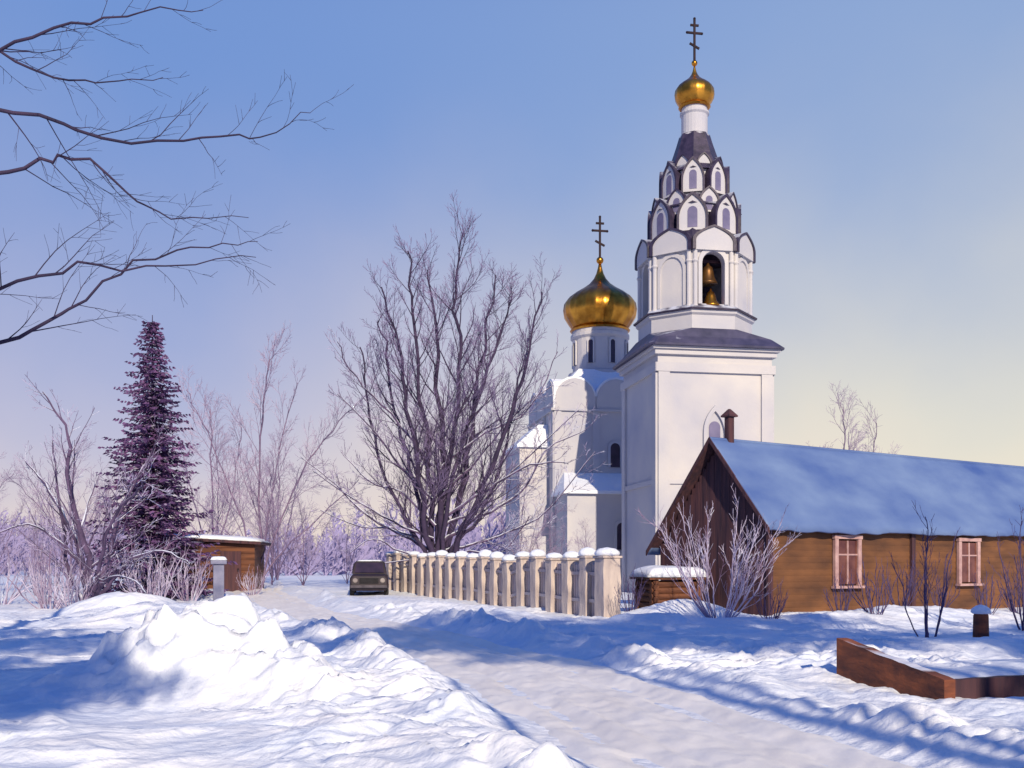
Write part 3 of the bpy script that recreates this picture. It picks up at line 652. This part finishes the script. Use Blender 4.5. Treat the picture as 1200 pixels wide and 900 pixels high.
for i,(g_,r0) in enumerate([([(95,698),(85,650),(60,590),(30,550),(2,520)],.16),([(95,698),(100,640),(80,560),(85,500),(60,450)],.17),([(97,698),(115,640),(125,580),(150,530),(165,490)],.13),([(96,698),(90,650),(70,620),(40,600),(10,610)],.09),([(100,698),(125,670),(160,640),(200,630),(235,645)],.10),([(98,698),(120,660),(150,600),(190,570),(215,560)],.10),([(94,698),(70,660),(50,560),(40,500)],.10),([(98,698),(120,680),(150,660),(185,660),(215,675)],.09)]):
    t.limb([m3(a,b,(-1)**i*j*.3-(.8*j if i in(4,5,7) else 0)) for j,(a,b) in enumerate(g_)],r0,.02,0,.2)
t.build(rs,M_froststem,M_frost)
def bush(name,x,y,spread,hh,n,label,group=None,cat='bush',lv=2,mt=M_frost,r=.03,dens=(3.0,3.6,3)):
    rb=root(name,(x,y,gz(x,y)-.08),0,label,cat,group)
    t=Tree(lv,dens,(.42,.5,.5),(26,32,40),up=.10,minr=.007,wob=.18,trunk_lv=0)
    for i in range(n):
        a=random.uniform(0,6.28); s=spread*math.sqrt(random.random()); L=hh*random.uniform(.6,1)*(1-.3*s/spread)
        e=Vector((math.cos(a)*s,math.sin(a)*s*.8,L)); b0=Vector((math.cos(a)*.15,math.sin(a)*.15,0))
        m1=b0.lerp(e,.35)+Vector((math.cos(a)*s*.08,math.sin(a)*s*.08,-.0)); m2=b0.lerp(e,.7)+rvec()*.06
        t.limb([b0,m1,m2,e],r*random.uniform(.6,1.1),.008,0,.2)
    t.build(rb,mt,mt,'stems','twigs'); return rb
bush('bush',5.4,26.6,1.9,3.9,20,'large frosted leafless bush beside the house gable',r=.024,dens=(3.2,3.8,3),mt=M_frostw)
rb2=bush('bush',9.8,27.6,.8,1.8,14,'low reddish leafless bush by the house wall','low bushes along the house wall',mt=M_twig,r=.02)
for (x,y,s,rz) in [(8.9,27.8,.8,1),(11.0,29.0,.95,2),(6.6,26.2,.7,2.5),(14.2,30.6,.9,4),(3.3,28.6,.8,1.4),(12.4,29.6,.7,3.2),(15.6,31.4,1.0,5.2)]:
    clone(rb2,(x,y,gz(x,y)-.08),rz,(s,s,s),None)
rb4=bush('bush',-16.8,31,1.1,1.7,18,'low frosted leafless bush in deep snow','frosted bushes around the spruce',r=.025,mt=M_frostw)
for (x,y,s,rz) in [(-14.4,33.5,1.1,3),(-12.4,35.5,1.2,4),(-13.6,38,1.7,5),(-19,38,1.5,.5),(-17.2,38,1.5,2.5),(-11.4,45,.9,2.8),(-15.6,34.5,1.4,.8),(-12.6,40,1.4,1.9)]:
    clone(rb4,(x,y,gz(x,y)-.08),rz,(s,s,s),None)
rb3=bush('sapling',8.85,21.8,.8,3.5,7,'thin leafless sapling standing in snow','thin saplings in front of the house',cat='sapling',mt=M_twig,r=.026,dens=(2.4,3,3))
clone(rb3,(12.4,24.6,gz(12.4,24.6)-.05),2.1,(1.0,1.0,1.0))
rn=root('bare_tree',(-9.4,13.2,gz(-9.4,13.2)-.2),0,'tall bare tree with dark drooping branches','bare tree')
t=Tree(3,(2.5,4.0,3.6),(.23,.42,.45),(38,38,40),up=.03,minr=.0036,wob=.2,flat=.55,droop=.05,trunk_lv=0)
def nb(pts): return [(x+9.4,y,z) for x,z,y in pts]
t.P.append(([Vector((0,0,0)),Vector((.1,0,3)),Vector((0,.1,6)),Vector((.2,0,9)),Vector((.1,0,12))],[.26,.22,.18,.12,.03],0))
L_=[nb([(-9.3,6.9,0),(-8,7.6,.1),(-6.5,7.72,.2),(-5.4,7.40,.3),(-4.0,7.34,.2),(-3.25,7.34,.1),(-2.6,7.6,0)]),
nb([(-9.3,7.2,0),(-8,7.8,-.2),(-6.5,8.2,-.4),(-5.5,8.5,-.4),(-4.6,8.62,-.5),(-3.8,8.6,-.6)]),
nb([(-9.3,6.0,0),(-7.8,6.7,.3),(-6.5,7.05,.5),(-5.85,7.2,.5),(-5.2,6.8,.6),(-4.6,6.5,.7),(-3.6,6.52,.8)]),
nb([(-9.3,4.6,0),(-7.8,5.0,-.2),(-6.5,5.3,-.3),(-5.4,5.5,-.4),(-4.3,5.55,-.4),(-3.2,5.62,-.4)]),
nb([(-9.3,4.2,0),(-7.6,4.45,.2),(-6.5,4.8,.3),(-5.85,5.2,.4),(-5.0,5.8,.4),(-4.1,6.05,.5),(-3.4,6.1,.5)]),
nb([(-9.3,8.4,0),(-7.6,8.8,.2),(-6.3,8.3,.3),(-5.4,8.1,.2),(-4.6,8.2,.3)])]
for i,g_ in enumerate(L_): t.limb(g_,.04 if i<5 else .03,.004,0,.3)
t.build(rn,M_near,M_near)
def spruce(rt,H,R,seed=1):
    random.seed(seed); tk=MB(); tk.tube([Vector((0,0,0)),Vector((0,0,H*.5)),Vector((0,0,H))],[.18,.1,.015],8); tk.obj('trunk',M_bark,rt,recalc=False)
    mb=MB(); z=.5; wh=0
    while z<H-.15:
        f=1-z/H; rr=R*(f**.68)*random.uniform(.8,1.12)*(1-.12*(f>.85))+.08; nb_=int(7+8*f)
        for k in range(nb_):
            a=6.283*(k+random.random()*.8)/nb_+wh*1.3; L=rr*random.uniform(.5,1.22); dr_=random.uniform(.1,.42)*L
            ca,sa=math.cos(a),math.sin(a); steps=max(4,int(L/.13))
            for i in range(steps):
                t=(i+.6)/steps; px=L*t; pz=z-dr_*t**1.3+.16*L*t**4
                for sd_ in (-1,1,0):
                    ln=random.uniform(.25,.52)*(1.05-.5*t)*(.6+.5*f)
                    az=a+sd_*random.uniform(.6,1.2) if sd_ else a+random.uniform(-.4,.4)
                    dz=random.uniform(-.6,.15) if sd_ else random.uniform(-1.2,.1)
                    d=Vector((math.cos(az),math.sin(az),dz)).normalized()
                    p=Vector((ca*px,sa*px,pz)); w=d.cross(rvec()).normalized()*random.uniform(.03,.065)
                    q=p+d*ln*.45; e=p+d*ln
                    mb.add([p,q+w,e,q-w],[(0,1,2,3)])
        z+=H*.0145+.045*f; wh+=1
    mb.obj('crown',M_spruce,rt,recalc=False)
sp_=root('spruce_tree',(-14.75,42,gz(-14.75,42)-.2),0,'tall dark violet spruce with frosted ragged boughs','spruce tree')
spruce(sp_,11.8,2.75)
random.seed(5)
HC=12.6; off=AZ*(HC/math.tan(EL))
pt=None; tk=MB(); tk.tube([Vector((0,0,0)),Vector((.1,0,5)),Vector((0,.1,10)),Vector((0,0,13))],[.12,.10,.07,.03],8)
cr=MB()
for i in range(44):
    z=HC+random.uniform(-.9,.9); rr_=2.6*math.sqrt(random.random())*(1.1-abs(z-HC)/2.1); a=random.uniform(0,6.28)
    c=Vector((rr_*math.cos(a),rr_*math.sin(a),z)); tk.tube([Vector((0,0,z-.8)),c*.6+Vector((0,0,(z-.3)*.4)),c],[.05,.035,.015],4)
    for j in range(62):
        d=rvec().normalized(); p=c+Vector((d.x*.55,d.y*.55,d.z*.25))*random.random(); e=p+(d+Vector((0,0,.2)))*.3; w=d.cross(rvec()).normalized()*.06
        cr.add([p,p.lerp(e,.5)+w,e,p.lerp(e,.5)-w],[(0,1,2,3)])
shade_spots=[(0.8,20.0,1),(4.2,20.4,1),(-2.8,21.6,1.0),(7.8,20.0,.96),(11.2,22.0,1),(2.5,24.6,1.1),(14.6,23.5,1.0),(6.5,25.0,1.1),(-.6,24.5,1.1),
 (-7.4,14.2,.9),(-10.0,15.2,1.0),(-12.5,17.5,1.0),(7.2,12.4,.7),(10.2,15.5,.8),(5.9,8.4,.6),(-6.3,12.6,.72),(-10.5,20.5,1.0)]
for i,(tx,ty,s) in enumerate(shade_spots):  # unseen pines added behind the camera so their crowns shade each spot
    x=tx+off.x*s; y=ty+off.y*s
    if y>-1.0: print('WARN pine near view',i,x,y)
    if i==0:
        pt=root('shadow_pine',(x,y,gz(x,y)-.1),0,'unseen tall pine added to cast shadow from its high crown','shadow caster','unseen pines added for their shadows')
        tk.obj('trunk',M_bark,pt,recalc=False); cr.obj('crown',M_pine,pt,recalc=False)
    else: clone(pt,(x,y,gz(x,y)-.1),i*1.7,(s,s,s))
# ------------------------------------------------------------------ far wood
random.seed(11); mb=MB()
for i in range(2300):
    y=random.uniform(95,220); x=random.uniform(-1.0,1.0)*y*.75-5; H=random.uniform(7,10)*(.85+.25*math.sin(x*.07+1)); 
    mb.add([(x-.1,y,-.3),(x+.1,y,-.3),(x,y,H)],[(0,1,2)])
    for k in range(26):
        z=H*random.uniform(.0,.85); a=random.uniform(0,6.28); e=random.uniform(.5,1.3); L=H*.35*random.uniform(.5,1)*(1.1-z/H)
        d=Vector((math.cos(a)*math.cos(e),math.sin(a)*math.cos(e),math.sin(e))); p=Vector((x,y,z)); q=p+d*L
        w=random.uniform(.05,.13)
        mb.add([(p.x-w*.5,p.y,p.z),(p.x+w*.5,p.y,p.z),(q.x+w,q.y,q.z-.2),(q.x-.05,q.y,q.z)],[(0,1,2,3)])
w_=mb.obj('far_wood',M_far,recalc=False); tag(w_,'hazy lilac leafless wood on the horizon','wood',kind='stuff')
# ------------------------------------------------------------------ light
to_sun=Vector((AZ.x*math.cos(EL),AZ.y*math.cos(EL),math.sin(EL)))
sl_=bpy.data.lights.new('sun','SUN'); sl_.energy=4.9; sl_.angle=math.radians(.6); sl_.color=(1,.85,.63)
so=bpy.data.objects.new('sun',sl_); COL.objects.link(so); so.rotation_euler=to_sun.to_track_quat('Z','Y').to_euler(); so.location=(20,-20,30)
wd=bpy.data.worlds.new('World'); scene.world=wd; wd.use_nodes=True; nt=wd.node_tree; L=nt.links; bg=nt.nodes['Background']
sky=N(nt,'ShaderNodeTexSky',sky_type='NISHITA'); sky.sun_disc=False; sky.sun_elevation=EL; sky.sun_rotation=math.atan2(AZ.x,AZ.y)
tc=N(nt,'ShaderNodeTexCoord'); sx=N(nt,'ShaderNodeSeparateXYZ'); L.new(tc.outputs['Generated'],sx.inputs[0])
def MR(src,a,b,c=0,d=1,smooth=True):
    m=N(nt,'ShaderNodeMapRange'); m.interpolation_type='SMOOTHSTEP' if smooth else 'LINEAR'
    m.inputs['From Min'].default_value=a; m.inputs['From Max'].default_value=b; m.inputs['To Min'].default_value=c; m.inputs['To Max'].default_value=d; L.new(src,m.inputs['Value']); return m.outputs[0]
def MIX(f,a,b):
    m=N(nt,'ShaderNodeMix',data_type='RGBA')
    if isinstance(f,float): m.inputs['Factor'].default_value=f
    else: L.new(f,m.inputs['Factor'])
    for s_,v in (('A',a),('B',b)):
        if isinstance(v,tuple): m.inputs[s_].default_value=(*v,1)
        else: L.new(v,m.inputs[s_])
    return m.outputs['Result']
ns=N(nt,'ShaderNodeTexNoise'); ns.inputs['Scale'].default_value=3.0; ns.inputs['Detail'].default_value=6; L.new(tc.outputs['Generated'],ns.inputs['Vector'])
nz=N(nt,'ShaderNodeMath',operation='MULTIPLY_ADD'); L.new(ns.outputs['Fac'],nz.inputs[0]); nz.inputs[1].default_value=.24; nz.inputs[2].default_value=-.12
zz=N(nt,'ShaderNodeMath',operation='ADD'); L.new(sx.outputs['Z'],zz.inputs[0]); L.new(nz.outputs[0],zz.inputs[1])
fx=MR(sx.outputs['X'],-.35,.45); fz_=MR(zz.outputs[0],.0,.46)
hor=MIX(fx,(.66,.59,.70),(.94,.86,.66)); top=MIX(fx,(.18,.32,.70),(.30,.43,.72)); gr=MIX(fz_,hor,top)
glow=MR(zz.outputs[0],.16,.0); gm=N(nt,'ShaderNodeMath',operation='MULTIPLY'); L.new(glow,gm.inputs[0]); gm.inputs[1].default_value=.7
gr=MIX(gm.outputs[0],gr,(.92,.76,.66))
zen=MR(sx.outputs['Z'],.45,.75); gr=MIX(zen,gr,(.02,.11,.55))
back=MR(sx.outputs['Y'],.45,-.1); gr=MIX(back,gr,(.05,.15,.52))
sc=N(nt,'ShaderNodeVectorMath',operation='SCALE'); L.new(sky.outputs[0],sc.inputs[0]); sc.inputs['Scale'].default_value=.08
fin=MIX(.88,sc.outputs[0],gr)
L.new(fin,bg.inputs['Color']); bg.inputs['Strength'].default_value=1.0
cam=bpy.data.cameras.new('camera'); co=bpy.data.objects.new('camera',cam); COL.objects.link(co)
co.location=(0,0,EYE); co.rotation_euler=(math.radians(90),0,0); cam.lens=36; cam.sensor_width=36; cam.shift_y=0.175; cam.clip_end=5000; cam.clip_start=.1
scene.camera=co
scene.view_settings.view_transform='Standard'; scene.view_settings.look='None'; scene.view_settings.exposure=0
